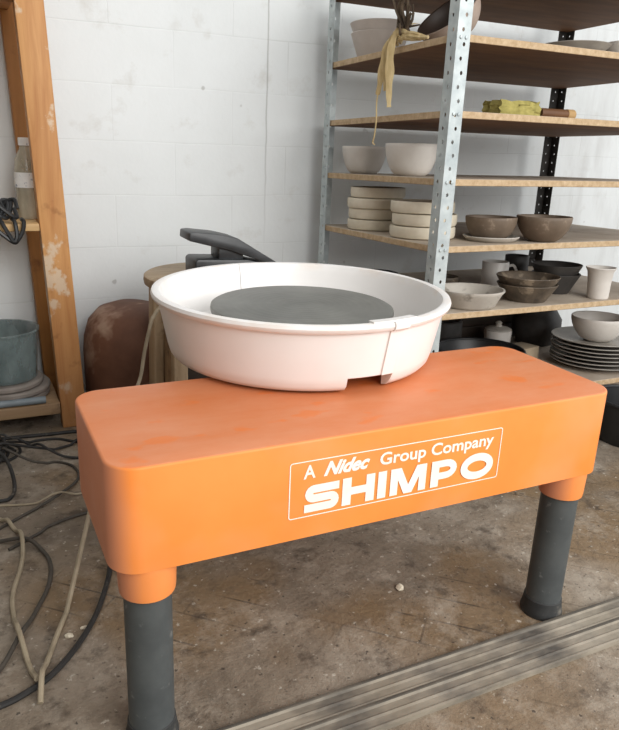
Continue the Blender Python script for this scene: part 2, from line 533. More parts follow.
def letters_shimpo():
    bm = bmesh.new()
    z0, z1 = .3605, .4065
    h = z1 - z0
    w = .0152
    def S(x, wd):
        r = h / 4
        pts = []
        zt, zb = z1 - w / 2, z0 + w / 2
        zm = (z0 + z1) / 2
        rr = (zt - zm) / 2
        xl, xr = x + w * .55, x + wd - w * .55
        pts += [(x + wd - .002, zt)]
        pts += [(xl + rr, zt)]
        for i in range(1, 8):
            a = PI / 2 + i / 8 * PI
            pts.append((xl + rr + rr * math.cos(a), zt - rr + rr * math.sin(a)))
        pts += [(xl + rr, zm), (xr - rr, zm)]
        for i in range(1, 8):
            a = PI / 2 - i / 8 * PI
            pts.append((xr - rr + rr * math.cos(a), zm - rr + rr * math.sin(a)))
        pts += [(xr - rr, zb), (x + .001, zb)]
        ribbon(bm, pts, w * .86)
    def bar(x, za=z0, zb=z1, ww=w):
        ribbon(bm, [(x, za), (x, zb)], ww)
    x = -.172
    S(x, .060)
    # H
    bar(-.1005); bar(-.0595); ribbon(bm, [(-.1005, (z0 + z1) / 2), (-.0595, (z0 + z1) / 2)], w * .85)
    # I
    bar(-.0385)
    # M
    bar(-.0165, ww=.0138); bar(.0365, ww=.0138)
    for sx in (-1, 1):
        xa = .010 + sx * .0245
        vs = [(xa - sx * .008 + sx * .0, z1), (xa + sx * .008, z1), (.010 + sx * .007, z0), (.010 - sx * .0075, z0)]
        vs = [(.010 + sx * .0290, z1), (.010 + sx * .0145, z1), (.010 - sx * .0070, z0), (.010 + sx * .0075, z0)]
        _lay[0] += 1
        bm.faces.new([bm.verts.new((a, FY - .00006 * _lay[0], b)) for a, b in vs])
    # P
    bar(.0605)
    zt = z1 - w * .40; zb2 = z0 + h * .40
    rr = (zt - zb2) / 2
    pts = [(.0605, zt), (.092 - rr, zt)]
    for i in range(1, 10):
        a = PI / 2 - i / 10 * PI
        pts.append((.0925 - rr + (rr + .004) * math.cos(a), zt - rr + rr * math.sin(a)))
    pts += [(.092 - rr, zb2), (.0605, zb2)]
    ribbon(bm, pts, w * .8)
    # O
    cxo, czo = .1445, (z0 + z1) / 2
    ribbon(bm, [(cxo + .0265 * math.cos(2 * PI * i / 36), czo + (h / 2 - w * .42) * math.sin(2 * PI * i / 36)) for i in range(36)], w * .9, closed=True)
    return bm
obj('brand_lettering', letters_shimpo(), M['print'], wheel, smooth=False)

def text_part(name, body, x, z, size, width, parent, offset=0, shear=0, y=FY):
    cu = bpy.data.curves.new(name, 'FONT')
    cu.body = body; cu.size = size; cu.offset = offset; cu.shear = shear; cu.fill_mode = 'FRONT'
    cu.resolution_u = 4
    t = bpy.data.objects.new(name + '_text', cu)
    col.objects.link(t)
    bpy.context.view_layer.update()
    me = bpy.data.meshes.new_from_object(t.evaluated_get(bpy.context.evaluated_depsgraph_get()))
    bpy.data.objects.remove(t); bpy.data.curves.remove(cu)
    xs = [v.co.x for v in me.vertices]
    x0, x1 = min(xs), max(xs)
    s = width / (x1 - x0)
    for v in me.vertices:
        v.co = Vector((x + (v.co.x - x0) * s, y, z + v.co.y))
    me.materials.append(M['print'])
    o = bpy.data.objects.new(name, me)
    col.objects.link(o)
    o.parent = parent
    return o
text_part('small_lettering', 'A', -.174, .4180, .0300, .0195, wheel, .0006)
text_part('script_lettering', 'Nidec', -.141, .4180, .0300, .078, wheel, .0013, .42)
text_part('small_lettering', 'Group Company', -.045, .4180, .0285, .219, wheel, .0006)

# legs: orange socket on the deck, grey tube, dark foot
for sx in (-1, 1):
    lx, ly = sx * .395, -.112
    bm = bmesh.new(); lathe(bm, [(0, HB + .02), (.0425, HB + .02), (.0425, HB), (.0410, .275), (.0400, .267), (.034, .265), (0, .265)], 32)
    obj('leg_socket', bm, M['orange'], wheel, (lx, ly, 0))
    bm = bmesh.new(); lathe(bm, [(0, .272), (.0345, .272), (.0345, .035), (.0352, .033), (.0352, .029), (.0345, .028), (0, .028)], 32)
    lg = obj('leg', bm, M['pvc'], wheel, (lx, ly, 0))
    bm = bmesh.new(); lathe(bm, [(0, 0), (.0405, 0), (.0410, .006), (.0395, .012), (.0375, .024), (.0365, .034), (.034, .036), (0, .036)], 32)
    obj('foot', bm, M['foot'], lg)
bm = bmesh.new(); lathe(bm, [(0, .285), (.0345, .285), (.0345, .028), (0, .028)], 24)
lg = obj('leg', bm, M['pvc'], wheel, (.05, .40, 0))
bm = bmesh.new(); lathe(bm, [(0, 0), (.0405, 0), (.0395, .012), (.0365, .034), (0, .036)], 24)
obj('foot', bm, M['foot'], lg)

# splash pan: two interlocking halves
PB = .4815
PROF = [(.236, .0), (.2475, .0035), (.2550, .012), (.2595, .028), (.2690, .075), (.2765, .111), (.2830, .1115), (.2870, .115), (.2885, .120),
        (.2865, .1255), (.2800, .1275), (.2725, .1255), (.2695, .118), (.2670, .108), (.2580, .052), (.2525, .037), (.2420, .030),
        (.060, .028), (.060, .024), (.2380, .0245), (.2440, .019), (.2400, .008)]
def pan_half(a0, a1, n, notch=None, flap=None):
    bm = bmesh.new()
    rings = []
    angs = [a0 + (a1 - a0) * i / n for i in range(n + 1)]
    extra = []
    for q in (notch or ()), (flap or ()):
        for a in q:
            extra += [a - .02, a + .02]
    angs = sorted(set([a for a in angs] + [a for a in extra if a0 < a < a1]))
    for a in angs:
        ring = []
        ta = math.radians(a)
        for i, (r, z) in enumerate(PROF):
            if notch and notch[0] <= a <= notch[1]:
                z = max(z, .0250 + (.0002 * i if z < .025 else 0))
            if flap and flap[0] <= a <= flap[1] and 3 <= i <= 9:
                r += .0035
                if 8 <= i <= 9:
                    z += .002
            ring.append(bm.verts.new((r * math.cos(ta), r * math.sin(ta), z)))
        rings.append(ring)
    m = len(PROF)
    for A, B in zip(rings, rings[1:]):
        for i in range(m):
            j = (i + 1) % m
            bm.faces.new((A[i], B[i], B[j], A[j]))
    bm.faces.new(rings[0]); bm.faces.new(rings[-1])
    return bm
pan = bpy.data.objects.new('splash_pan', None)
col.objects.link(pan); pan.parent = wheel; pan.location = (PX, PY, PB)
SEAM = -76.5
obj('pan_half', pan_half(96.3, 360 + SEAM - .25, 84, (360 - 97, 360 + SEAM - 1), (360 - 83, 360 + SEAM)), M['pan'], pan, angle=35)
obj('pan_half', pan_half(SEAM + .1, 96.0, 64), M['pan'], pan, angle=35)
bm = bmesh.new()
n = 12
rr = []
for i in range(n + 1):
    a = math.radians(-91 + i / n * 19)
    rr.append([bm.verts.new((r * math.cos(a), r * math.sin(a), z)) for r, z in ((.268, .1255), (.284, .1268), (.2845, .1296), (.268, .1290))])
for A, B in zip(rr, rr[1:]):
    for i in range(4):
        j = (i + 1) % 4
        bm.faces.new((A[i], B[i], B[j], A[j]))
bm.faces.new(rr[0]); bm.faces.new(rr[-1])
obj('rim_clip', bm, M['pan'], pan)
# wheel head on its shaft
bm = bmesh.new()
lathe(bm, [(0, .0), (.155, .0), (.174, .002), (.1790, .006), (.1800, .012), (.1790, .0175), (.1755, .0195), (.10, .0195), (.0, .0195)], 96)
wh = obj('wheel_head', bm, M['head'], wheel, (PX + .003, PY, .5560))
bm = bmesh.new(); lathe(bm, [(0, -.10), (.03, -.10), (.03, .0), (0, .0)], 24)
obj('shaft', bm, M['steel'], wh)

# ------------------------------------------------------------------ wooden stool + foot pedal behind the wheel
st = thing('wooden_stool', 'worn greyish wooden stool with round seat half hidden behind the white pan', 'stool', (.05, .96, 0))
bm = bmesh.new(); lathe(bm, [(0, .469), (.178, .469), (.186, .474), (.188, .485), (.186, .496), (.178, .501), (0, .501)], 64)
obj('seat', bm, M['seat_wood'], st)
for ax, ay_, w_, d_ in ((-.152, .02, .028, .07), (-.118, -.090, .040, .036), (.12, -.10, .04, .04), (.10, .11, .04, .04)):
    bm = bmesh.new()
    t = bmesh.new(); box(t, ax - w_ / 2, ax + w_ / 2, ay_ - d_ / 2, ay_ + d_ / 2, 0, .470, .004)
    for v in t.verts:
        k = 1 - v.co.z / .470
        v.co.x += (.012 if ax > 0 else -.006) * k; v.co.y += (.02 if ay_ > 0 else -.012) * k
    merge(bm, t)
    obj('leg', bm, M['stool_wood'], st)
bm = bmesh.new(); box(bm, -.140, -.126, -.075, .0, .02, .469, .002)
obj('side_panel', bm, M['old_wood'], st)
bm = bmesh.new(); box(bm, -.12, .11, .035, .05, .02, .469, .002)
obj('back_panel', bm, M['dark_wood'], st)
bm = bmesh.new(); box(bm, -.11, .12, -.103, -.085, .13, .165, .003)
obj('stretcher', bm, M['stool_wood'], st)

fp = thing('foot_pedal', 'black foot pedal with raised treadle lying on the wooden stool', 'foot pedal', (.066, .90, .5015))
bm = bmesh.new()
prism(bm, [(-.092, .0), (.13, .0), (.13, .034), (.06, .053), (-.084, .059), (-.092, .053)], 'y', -.05, .05, .004)
obj('base', bm, M['pedal'], fp)
bm = bmesh.new(); box(bm, -.022, .05, -.036, .036, .050, .091, .004)
obj('pivot_block', bm, M['pedal'], fp)
bm = bmesh.new()
prism(bm, [(x, z + .015) for x, z in ((-.106, .1145), (-.108, .0935), (-.028, .073), (.01, .064), (.155, .012), (.166, .016), (.075, .070), (.03, .097), (-.02, .1085), (-.09, .1165))], 'y', -.048, .048, .0035)
obj('treadle', bm, M['pedal'], fp)
for sy in (-1, 1):
    bm = bmesh.new(); lathe(bm, [(0, 0), (.010, 0), (.010, .004), (0, .005)], 16, Matrix.Translation((-.005, sy * .05, .020)) @ Matrix.Rotation(-sy * PI / 2, 4, 'X'))
    obj('hinge_cap', bm, M['pedal'], fp)

# rusty dome against the wall
bm = bmesh.new()
lathe(bm, [(0, 0), (.158, 0), (.166, .02), (.167, .21), (.163, .255), (.148, .305), (.118, .338), (.07, .354), (0, .358)], 48, None, .015)
tag(obj('rusty_drum', bm, M['rust'], None, (-.108, 1.245, 0)), 'rounded rust-brown drum on the floor against the white wall beside the timber post', 'drum')

# ------------------------------------------------------------------ timber shelf unit on the left
def leaning_post(bm, y0, y1, w=.073, top=1.62, dx=0):
    poly = []
    t = bmesh.new(); box(t, 0, w, y0, y1, 0, top, .003)
    for v in t.verts:
        v.co.x += -.360 - .0385 * v.co.z + dx
    merge(bm, t)
    return bm
ts = thing('timber_shelf_unit', 'amber timber shelving with knotty leaning post at the left edge of the photo', 'shelving', (-.33, 1.15, 0))
def sub(o):
    o.location = (.33, -1.15, 0)
    return o
sub(obj('post', leaning_post(bmesh.new(), 1.15, 1.20), M['post_wood'], ts))
sub(obj('post', leaning_post(bmesh.new(), 1.335, 1.385, dx=-.022), M['rear_wood'], ts))
for yy in (1.15, 1.335):
    bm = bmesh.new(); box(bm, -1.27, -1.20, yy, yy + .05, 0, 1.62, .003)
    sub(obj('post', bm, M['rear_wood'], ts))
for z0, z1, xe, mm in ((.055, .090, -.366, 'old_wood'), (.606, .626, -.387, 'shelf_wood'), (1.185, 1.215, -.407, 'rear_wood')):
    bm = bmesh.new(); box(bm, -1.20, xe, 1.135 if z0 < .1 else 1.13, 1.39, z0, z1, .002)
    sub(obj('shelf', bm, M[mm], ts))

# on the low shelf: round grey bats, tubs, pipe
def disc_prof(r, h, e=.004):
    return [(0, 0), (r - e, 0), (r, e), (r, h - e), (r - e, h), (0, h)]
bats = [(-.503, 1.262, .0905, .122), (-.499, 1.264, .1095, .122), (-.510, 1.262, .1285, .114)]
labs = ['lowest round grey clay bat of the pile on the low timber shelf', 'middle round grey clay bat of the pile under the clear tub', 'topmost round grey clay bat directly under the clear tub']
bm = bmesh.new(); lathe(bm, disc_prof(1, 1, .06), 56)
for v in bm.verts:
    pass
bm.free()
for (x, y, z, r), lb in zip(bats, labs):
    bm = bmesh.new(); lathe(bm, disc_prof(r, .0185, .005), 56, None, .006)
    tag(obj('clay_bat', bm, M['grey_bat'], None, (x, y, z)), lb, 'bat', 'clay bats on the low timber shelf')
bm = bmesh.new(); lathe(bm, [(0, .004), (.095, .004), (.106, .148), (.111, .150), (.111, .154), (.102, .154), (.092, .010), (0, .008)], 48)
tub = obj('clear_tub', bm, M['clear'], None, (-.508, 1.262, .1475))
tag(tub, 'clouded clear plastic tub standing on the grey bats of the low timber shelf', 'tub')
bm = bmesh.new(); tube(bm, [(-1.0, 1.150, .1035), (-.60, 1.146, .1025), (-.405, 1.144, .1025)], .011, 14)
tag(obj('grey_pipe', bm, M['grey_pipe']), 'thin blue-grey pipe lying along the front of the low timber shelf', 'pipe')

# bottle behind the post, black cable bundle over the middle shelf
bo = thing('plastic_bottle', 'clouded plastic bottle with white cap and label behind the timber post', 'bottle', (-.398, 1.262, .6265))
bm = bmesh.new(); lathe(bm, [(0, .0), (.031, .0), (.034, .006), (.034, .135), (.030, .165), (.015, .195), (.014, .205), (.012, .205), (.013, .195), (.028, .163), (.032, .135), (.032, .008), (0, .004)], 32)
obj('bottle_body', bm, M['bottle'], bo)
bm = bmesh.new(); lathe(bm, [(0, .0045), (.0312, .0085), (.0312, .10), (0, .10)], 32)
obj('water', bm, M['murk'], bo)
bm = bmesh.new(); lathe(bm, [(.0344, .088), (.0348, .088), (.0348, .130), (.0344, .130)], 32, None, 0, True)
obj('bottle_label', bm, M['label_white'], bo)
bm = bmesh.new(); lathe(bm, [(0, .224), (.0165, .224), (.0172, .221), (.0172, .203), (0, .203)], 24)
obj('cap', bm, M['label_white'], bo)

bm = bmesh.new()
rnd = random.Random(3)
for k in range(7):
    cx = -.475 - .012 * k
    h = .665 + rnd.random() * .02
    pts = []
    for i in range(11):
        a = i / 10 * 2 * PI
        pts.append((cx + .036 * math.cos(a) + rnd.uniform(-.008, .008), 1.165 + .026 * math.sin(a + k) , .637 + .024 * (1 + math.sin(a * 2 + k)) + rnd.uniform(0, .006)))
    tube(bm, pts, .0058, 7, 5)
tube(bm, [(-.430, 1.155, .636), (-.427, 1.122, .632), (-.432, 1.117, .608), (-.446, 1.116, .585), (-.456, 1.116, .578), (-.475, 1.116, .592), (-.495, 1.117, .612), (-.505, 1.123, .633), (-.505, 1.16, .645)], .0058, 7, 5)
tube(bm, [(-.455, 1.155, .637), (-.450, 1.121, .632), (-.448, 1.111, .60), (-.455, 1.109, .582), (-.466, 1.111, .597), (-.482, 1.119, .630), (-.49, 1.16, .645)], .0055, 7, 5)
tag(obj('cable_bundle', bm, M['black']), 'tangled black cable bundle drooping over the edge of the middle timber shelf', 'cable')

# ------------------------------------------------------------------ steel rack with chipboard shelves
RX0, RX1, RY0, RY1 = .575, 1.60, .60, 1.30
rack = thing('shelving_rack', 'tall perforated steel rack with chipboard shelves full of pottery against the wall', 'shelving', (RX0, RY0, 0))
def rsub(o):
    o.location = (-RX0, -RY0, 0)
    return o
def perforated(bm, P0, du, height, w=.040, pitch=.0335, r=.0042, z0=0):
    """flat strip rising from P0, du is the unit direction across; one round hole every pitch"""
    du = Vector(du)
    n = int(height / pitch)
    def V(u, z):
        return bm.verts.new(Vector(P0) + du * u + Vector((0, 0, z)))
    for i in range(n):
        za = z0 + i * pitch; zb = za + pitch; zc = (za + zb) / 2
        out = [V(u, z) for u, z in ((0, za), (w / 2, za), (w, za), (w, zc), (w, zb), (w / 2, zb), (0, zb), (0, zc))]
        off = .003 if i % 2 else -.003
        inn = [V(w / 2 + off + r * math.cos(a), zc + r * 1.25 * math.sin(a)) for a in (-.75 * PI, -.5 * PI, -.25 * PI, 0, .25 * PI, .5 * PI, .75 * PI, PI)]
        for k in range(8):
            j = (k + 1) % 8
            bm.faces.new((out[k], out[j], inn[j], inn[k]))
def angle_post(x, y, sx, sy, mm):
    bm = bmesh.new()
    perforated(bm, (x, y, 0), (sx, 0, 0), 1.88, r=.0028 if mm == 'dark_steel' else .0042)
    perforated(bm, (x, y, 0), (0, sy, 0), 1.88, r=.0028 if mm == 'dark_steel' else .0042)
    bmesh.ops.remove_doubles(bm, verts=bm.verts, dist=1e-5)
    o = obj('post', bm, M[mm], rack, smooth=False)
    md = o.modifiers.new('thick', 'SOLIDIFY'); md.thickness = .002; md.offset = 0
    return rsub(o)
angle_post(RX0 - .004, RY0 - .004, 1, 1, 'steel')
angle_post(RX0 - .004, RY1 + .004, 1, -1, 'steel')
angle_post(RX1 + .004, RY1 + .004, -1, -1, 'dark_steel')
angle_post(RX1 + .004, RY0 - .004, -1, 1, 'steel')
LV = {'A': 1.351, 'B': 1.147, 'C': .966, 'D': .795, 'E': .616, 'F': .425, 'G': .150}
for kx, z in LV.items():
    bm = bmesh.new()
    nx = 16
    # boards sag slightly along the front, like old chipboard
    t = bmesh.new(); box(t, RX0, RX1, RY0, RY1, z - .018, z, 0)
    bmesh.ops.bevel(t, geom=list(t.edges), offset=.0012, segments=1, affect='EDGES')
    merge(bm, t)
    rsub(obj('shelf', bm, M['board'], rack, smooth=False))
# bolts on the corner post
bm = bmesh.new()
for z in LV.values():
    for dx in (.012, .028):
        lathe(bm, [(0, 0), (.0045, 0), (.0045, .003), (0, .004)], 8, Matrix.Translation((RX0 - .004 + dx, RY0 - .005, z - .009)) @ Matrix.Rotation(PI / 2, 4, 'X'))
rsub(obj('bolts', bm, M['steel'], rack))['kind'] = 'stuff'

# ------------------------------------------------------------------ pottery
def bowl_prof(R, h, rb, t=.005, curve=.55):
    out = [(0, .002), (rb * .8, .002), (rb * .82, 0), (rb, 0)]
    N = 9
    for i in range(1, N + 1):
        s = i / N
        out.append((rb + (R - rb) * math.sin(s * PI / 2) ** curve if curve < 1 else rb + (R - rb) * s ** (1 / curve), h * s))
    out.append((R - t * .3, h + t * .35)); out.append((R - t, h))
    for i in range(N - 1, 0, -1):
        s = i / N
        r = rb + (R - rb) * math.sin(s * PI / 2) ** curve if curve < 1 else rb + (R - rb) * s ** (1 / curve)
        out.append((max(r - t, .002), t + (h - t) * s))
    out.append((rb * .6, t)); out.append((0, t))
    return out
def pot(name, label, cat, prof, mm, loc, group=None, wob=.006, seg=56, rot=None):
    bm = bmesh.new(); lathe(bm, prof, seg, None, wob)
    o = obj(name, bm, M[mm], None, loc, angle=50)
    if rot:
        o.rotation_euler = rot
    return tag(o, label, cat, group)

# shelf D: two white bowls
zD = LV['D'] + .0006
pot('bowl', 'white bowl standing beside the rear left rack post, left of its twin', 'bowl', bowl_prof(.074, .086, .042, .005, .6), 'cream_white', (.668, 1.185, zD), 'white bowls on one shelf')
pot('bowl', 'white bowl nearest the front rack post, right of its twin', 'bowl', bowl_prof(.080, .092, .044, .005, .6), 'cream_white', (.672, .905, zD), 'white bowls on one shelf')

# shelf E: plaster discs, brown bowls
zE = LV['E'] + .0006
pos = ['bottom', 'second from bottom', 'third from bottom', 'top']
first = None
for i in range(4):
    lb = 'cream plaster disc, %s of the taller left stack of four' % pos[i]
    x, y = .676 + [0, .003, -.003, .004][i], 1.10 + [0, .003, .0, -.004][i]
    z = zE + i * .0345
    if first is None:
        bm = bmesh.new(); lathe(bm, [(0, 0), (.084, 0), (.090, .003), (.0925, .010), (.0925, .030), (.0905, .0335), (.087, .034), (.083, .0310), (0, .0310)], 56)
        first = tag(obj('plaster_disc', bm, M['plaster'], None, (x, y, z)), lb, 'plaster disc', 'cream plaster discs in the left stack')
    else:
        dup(first, (x, y, z), lb, (0, 0, i * 1.1), (1 - .015 * (i % 2), 1 - .015 * (i % 2), 1))
for i in range(3):
    lb = 'cream plaster disc, %s of the shorter stack of three behind the rack post' % ['bottom', 'middle', 'top'][i]
    o = dup(first, (.681 + [0, .003, -.003][i], .828 + [0, -.003, .002][i], zE + i * .0365), lb, (0, 0, i), (1.07 - .015 * i, 1.07 - .015 * i, 1.05))
    o['group'] = 'cream plaster discs in the right stack'
pot('plate', 'flat beige plate under a brown bowl beside the rack post', 'plate', [(0, 0), (.068, 0), (.079, .008), (.083, .013), (.0815, .015), (.077, .013), (.066, .007), (0, .006)], 'greige', (.838, .697, zE))
pot('bowl', 'brown bowl sitting on the beige plate', 'bowl', bowl_prof(.076, .060, .046, .0055, .62), 'brown_clay', (.846, .712, zE + .0074))
pot('bowl', 'brown wide bowl standing alone right of the bowl on a plate', 'bowl', bowl_prof(.081, .072, .038, .0055, .72), 'brown_clay', (.990, .645, zE))

# shelf F
zF = LV['F'] + .0006
pot('shallow_bowl', 'wide shallow grey-white bowl beside the splash pan rim', 'bowl', [(0, .002), (.062, .002), (.063, 0), (.070, 0), (.078, .008), (.096, .042), (.1025, .050), (.1025, .054), (.097, .054), (.090, .045), (.074, .013), (.066, .007), (0, .007)], 'greige', (.762, .672, zF))
pot('bowl', 'mottled dark bowl, lower of the front pair on the shelf', 'bowl', bowl_prof(.094, .052, .060, .006, 1), 'speck_clay', (1.005, .695, zF), 'mottled dark bowls', .003)
pot('bowl', 'mottled dark bowl nested on top of the front pair', 'bowl', bowl_prof(.098, .046, .070, .006, 1), 'speck_clay', (1.005, .695, zF + .0300), 'mottled dark bowls', .003)
pot('bowl', 'charcoal bowl, lower of the pair left of the white cup', 'bowl', bowl_prof(.080, .064, .046, .006, 1), 'dark_clay', (1.200, .775, zF), 'charcoal bowls', .003)
pot('bowl', 'charcoal bowl nested on top of the pair left of the white cup', 'bowl', bowl_prof(.083, .052, .056, .006, 1), 'dark_clay', (1.200, .775, zF + .042), 'charcoal bowls', .003)
pot('cup', 'tall white flared cup at the right end of the shelf', 'cup', [(0, .003), (.028, .003), (.029, 0), (.032, 0), (.034, .006), (.036, .05), (.040, .085), (.047, .098), (.046, .100), (.043, .098), (.036, .084), (.032, .05), (.030, .010), (0, .009)], 'cream_white', (1.262, .645, zF))
def mug(label, loc, R, h, mm, hang):
    g = thing('mug', label, 'mug', loc, hang)
    bm = bmesh.new(); lathe(bm, [(0, .003), (R * .85, .003), (R * .87, 0), (R * .95, 0), (R, .008), (R, h - .003), (R - .0015, h), (R - .004, h - .002), (R - .0045, .010), (0, .008)], 40)
    obj('mug_body', bm, M[mm], g)
    bm = bmesh.new(); tube(bm, [(R - .002, 0, h * .80), (R + .016, 0, h * .84), (R + .028, 0, h * .62), (R + .026, 0, h * .38), (R + .012, 0, h * .22), (R - .002, 0, h * .20)], .0048, 8, 6)
    obj('handle', bm, M[mm], g)
    return g
mug('white mug with side handle behind the mottled dark bowls', (1.085, .945, zF), .046, .086, 'bright_white', -.45)
mug('dark grey mug with its handle to the right, behind the white mug', (1.215, .985, zF), .042, .098, 'dark_clay', -.4)
pot('bowl', 'small grey bowl at the back beside the front rack post', 'bowl', bowl_prof(.050, .046, .028, .005, .6), 'speck_clay', (.855, .93, zF))
pot('black_dish', 'black shallow dish just above the far rim of the splash pan', 'dish', [(0, 0), (.08, 0), (.088, .012), (.094, .030), (.092, .032), (.086, .022), (.078, .006), (0, .006)], 'black', (.715, 1.16, zF))

# shelf G
zG = LV['G'] + .0006
pp = [(0, .003), (.080, .003), (.081, 0), (.090, 0), (.098, .004), (.150, .0165), (.1545, .0190), (.1535, .0208), (.148, .0200), (.096, .0085), (0, .0080)]
stack = None
names = ['bottom', 'second from bottom', 'third from bottom', 'middle', 'third from top', 'second from top', 'top']
for i in range(7):
    lb = 'grey-rimmed dinner plate, %s of the stack of seven behind the orange deck' % names[i]
    p = (1.432 + random.uniform(-.004, .004), .765 + random.uniform(-.004, .004), zG + i * .0135)
    if stack is None:
        stack = pot('plate', lb, 'plate', pp, 'plate_rim', p, 'stacked dinner plates', .002)
    else:
        dup(stack, p, lb, (0, 0, i * .9), (1 - .02 * (i % 2),) * 2 + (1,))
pot('bowl', 'cream speckled bowl on top of the stack of dinner plates', 'bowl', bowl_prof(.094, .084, .042, .0055, .68), 'cream_white', (1.424, .757, zG + 6 * .0135 + .0104))
lp = thing('lidded_pot', 'small white lidded pot on the bottom shelf behind the orange deck', 'pot', (1.235, 1.06, zG))
bm = bmesh.new(); lathe(bm, [(0, 0), (.044, 0), (.048, .006), (.052, .072), (.050, .076), (0, .076)], 40)
obj('pot_body', bm, M['cream_white'], lp)
bm = bmesh.new(); lathe(bm, [(0, .0765), (.050, .0765), (.051, .080), (.040, .086), (.014, .090), (.010, .098), (.014, .104), (.008, .110), (0, .111)], 40)
obj('pot_lid', bm, M['greige'], lp)
bt = thing('black_basin', 'wide black basin with rolled rim on the bottom shelf', 'basin', (.985, .86, zG))
bm = bmesh.new(); lathe(bm, [(0, 0), (.12, 0), (.132, .01), (.150, .068), (.143, .068), (.126, .014), (0, .006)], 56)
obj('basin_body', bm, M['black'], bt)
bm = bmesh.new()
for i in range(1):
    lathe(bm, [(.150 + .007 * math.cos(a), .070 + .007 * math.sin(a)) for a in (2 * PI * k / 10 for k in range(10))], 56, None, 0, True)
obj('rolled_rim', bm, M['black'], bt)
pot('dark_pot', 'dark rounded pot in the shadow at the left of the bottom shelf', 'pot', [(0, 0), (.05, 0), (.075, .04), (.082, .08), (.068, .118), (.060, .128), (.055, .126), (.06, .115), (.07, .08), (0, .03)], 'dark_clay', (.80, 1.13, zG))
pot('dark_pot', 'dark cylindrical pot at the back of the bottom shelf behind the basin', 'pot', [(0, 0), (.06, 0), (.066, .01), (.066, .12), (.06, .125), (.055, .12), (.055, .02), (0, .015)], 'dark_clay', (1.01, 1.10, zG))
bm = bmesh.new(); box(bm, -.06, .06, -.04, .04, 0, .05, .003)
o = tag(obj('cardboard_box', bm, M['cardboard'], None, (1.215, .910, zG)), 'small beige box on the bottom shelf left of the plate stack', 'box'); o.rotation_euler = (0, 0, .2)
pot('dark_pot', 'dark squat pot at the back of the bottom shelf behind the plates', 'pot', [(0, 0), (.07, 0), (.095, .05), (.095, .10), (.07, .14), (.064, .138), (.085, .1), (.085, .05), (0, .02)], 'dark_clay', (1.455, 1.09, zG))

bm = bmesh.new()  # crate added to fill the dark background behind the pots
for k in range(4):
    box(bm, -.27, .27, -.04, -.028, .004 + k * .062, .060 + k * .062, .002)
box(bm, -.27, .27, -.028, .04, 0, .246, .002)
tag(obj('dark_filler_crate', bm, M['dark_wood'], None, (1.23, 1.235, zG)), 'dark slatted crate added to darken the back of the bottom shelf', 'crate')

# shelf C: sponge, wooden tool
zC = LV['C'] + .0006
bm = bmesh.new()
t = bmesh.new(); bmesh.ops.create_cube(t, size=1)
bmesh.ops.subdivide_edges(t, edges=t.edges, cuts=6, use_grid_fill=True)
rs = random.Random(5)
for v in t.verts:
    v.co.x *= .145; v.co.y *= .07; v.co.z = (v.co.z + .5) * .038
    if v.co.z > .003:
        v.co += Vector((rs.uniform(-.005, .005), rs.uniform(-.004, .004), rs.uniform(-.002, .006)))
merge(bm, t)
o = tag(obj('scrub_sponge', bm, M['sponge'], None, (.862, .70, zC)), 'ragged yellow-green sponge lying on the shelf beside a wooden roller', 'sponge')
wr = thing('wooden_roller', 'short brown wooden roller with a pale end right of the yellow-green sponge', 'roller', (1.01, .68, zC))
bm = bmesh.new(); lathe(bm, [(0, 0), (.013, 0), (.0135, .004), (.0135, .10), (0, .10)], 20, Matrix.Translation((-.062, 0, .0145)) @ Matrix.Rotation(PI / 2, 4, 'Y'))
obj('roller_body', bm, M['tool_wood'], wr)
bm = bmesh.new(); lathe(bm, [(0, 0), (.0145, 0), (.0145, .026), (.012, .030), (0, .030)], 20, Matrix.Translation((.038, 0, .0146)) @ Matrix.Rotation(PI / 2, 4, 'Y'))
obj('end_cap', bm, M['shelf_wood'], wr)

# shelf B: bowls, tilted bowl, raffia
zB = LV['B'] + .0006
pot('bowl', 'large whitish bowl at the left of the upper shelf, lower of two', 'bowl', bowl_prof(.092, .076, .066, .006, 1), 'pale_pink_clay', (.678, 1.15, zB), 'large whitish bowls on the upper shelf', .003)
pot('bowl', 'large whitish bowl with flared rim stacked on the other, upper shelf', 'bowl', bowl_prof(.095, .062, .0715, .006, 1), 'pale_pink_clay', (.678, 1.15, zB + .044), 'large whitish bowls on the upper shelf', .003)
bm = bmesh.new(); lathe(bm, bowl_prof(.094, .070, .040, .006, .62), 56, None, .012)
o = tag(obj('tilted_bowl', bm, M['tilt_bowl'], None, (.762, .845, zB)), 'rosy grey bowl tipped on its side with dark inside behind the front rack post', 'bowl')
R = Matrix.Rotation(math.radians(42), 4, Vector((.08, -.99, 0)).normalized())
o.data.materials.append(M['dark_inside'])  # inner faces take a darker brown than the outside
for f in o.data.polygons:
    c = f.center
    if f.normal.x * c.x + f.normal.y * c.y < 0 or (f.normal.z > .8 and c.z < .02):
        f.material_index = 1
pts_z = [(R @ v.co).z for v in o.data.vertices]
o.matrix_world = Matrix.Translation((.738, .815, zB - min(pts_z) + .0005)) @ R
rb = thing('raffia_bundle', 'dried raffia strands tied to dark twigs hanging over the upper shelf edge', 'raffia', (.585, .87, zB))
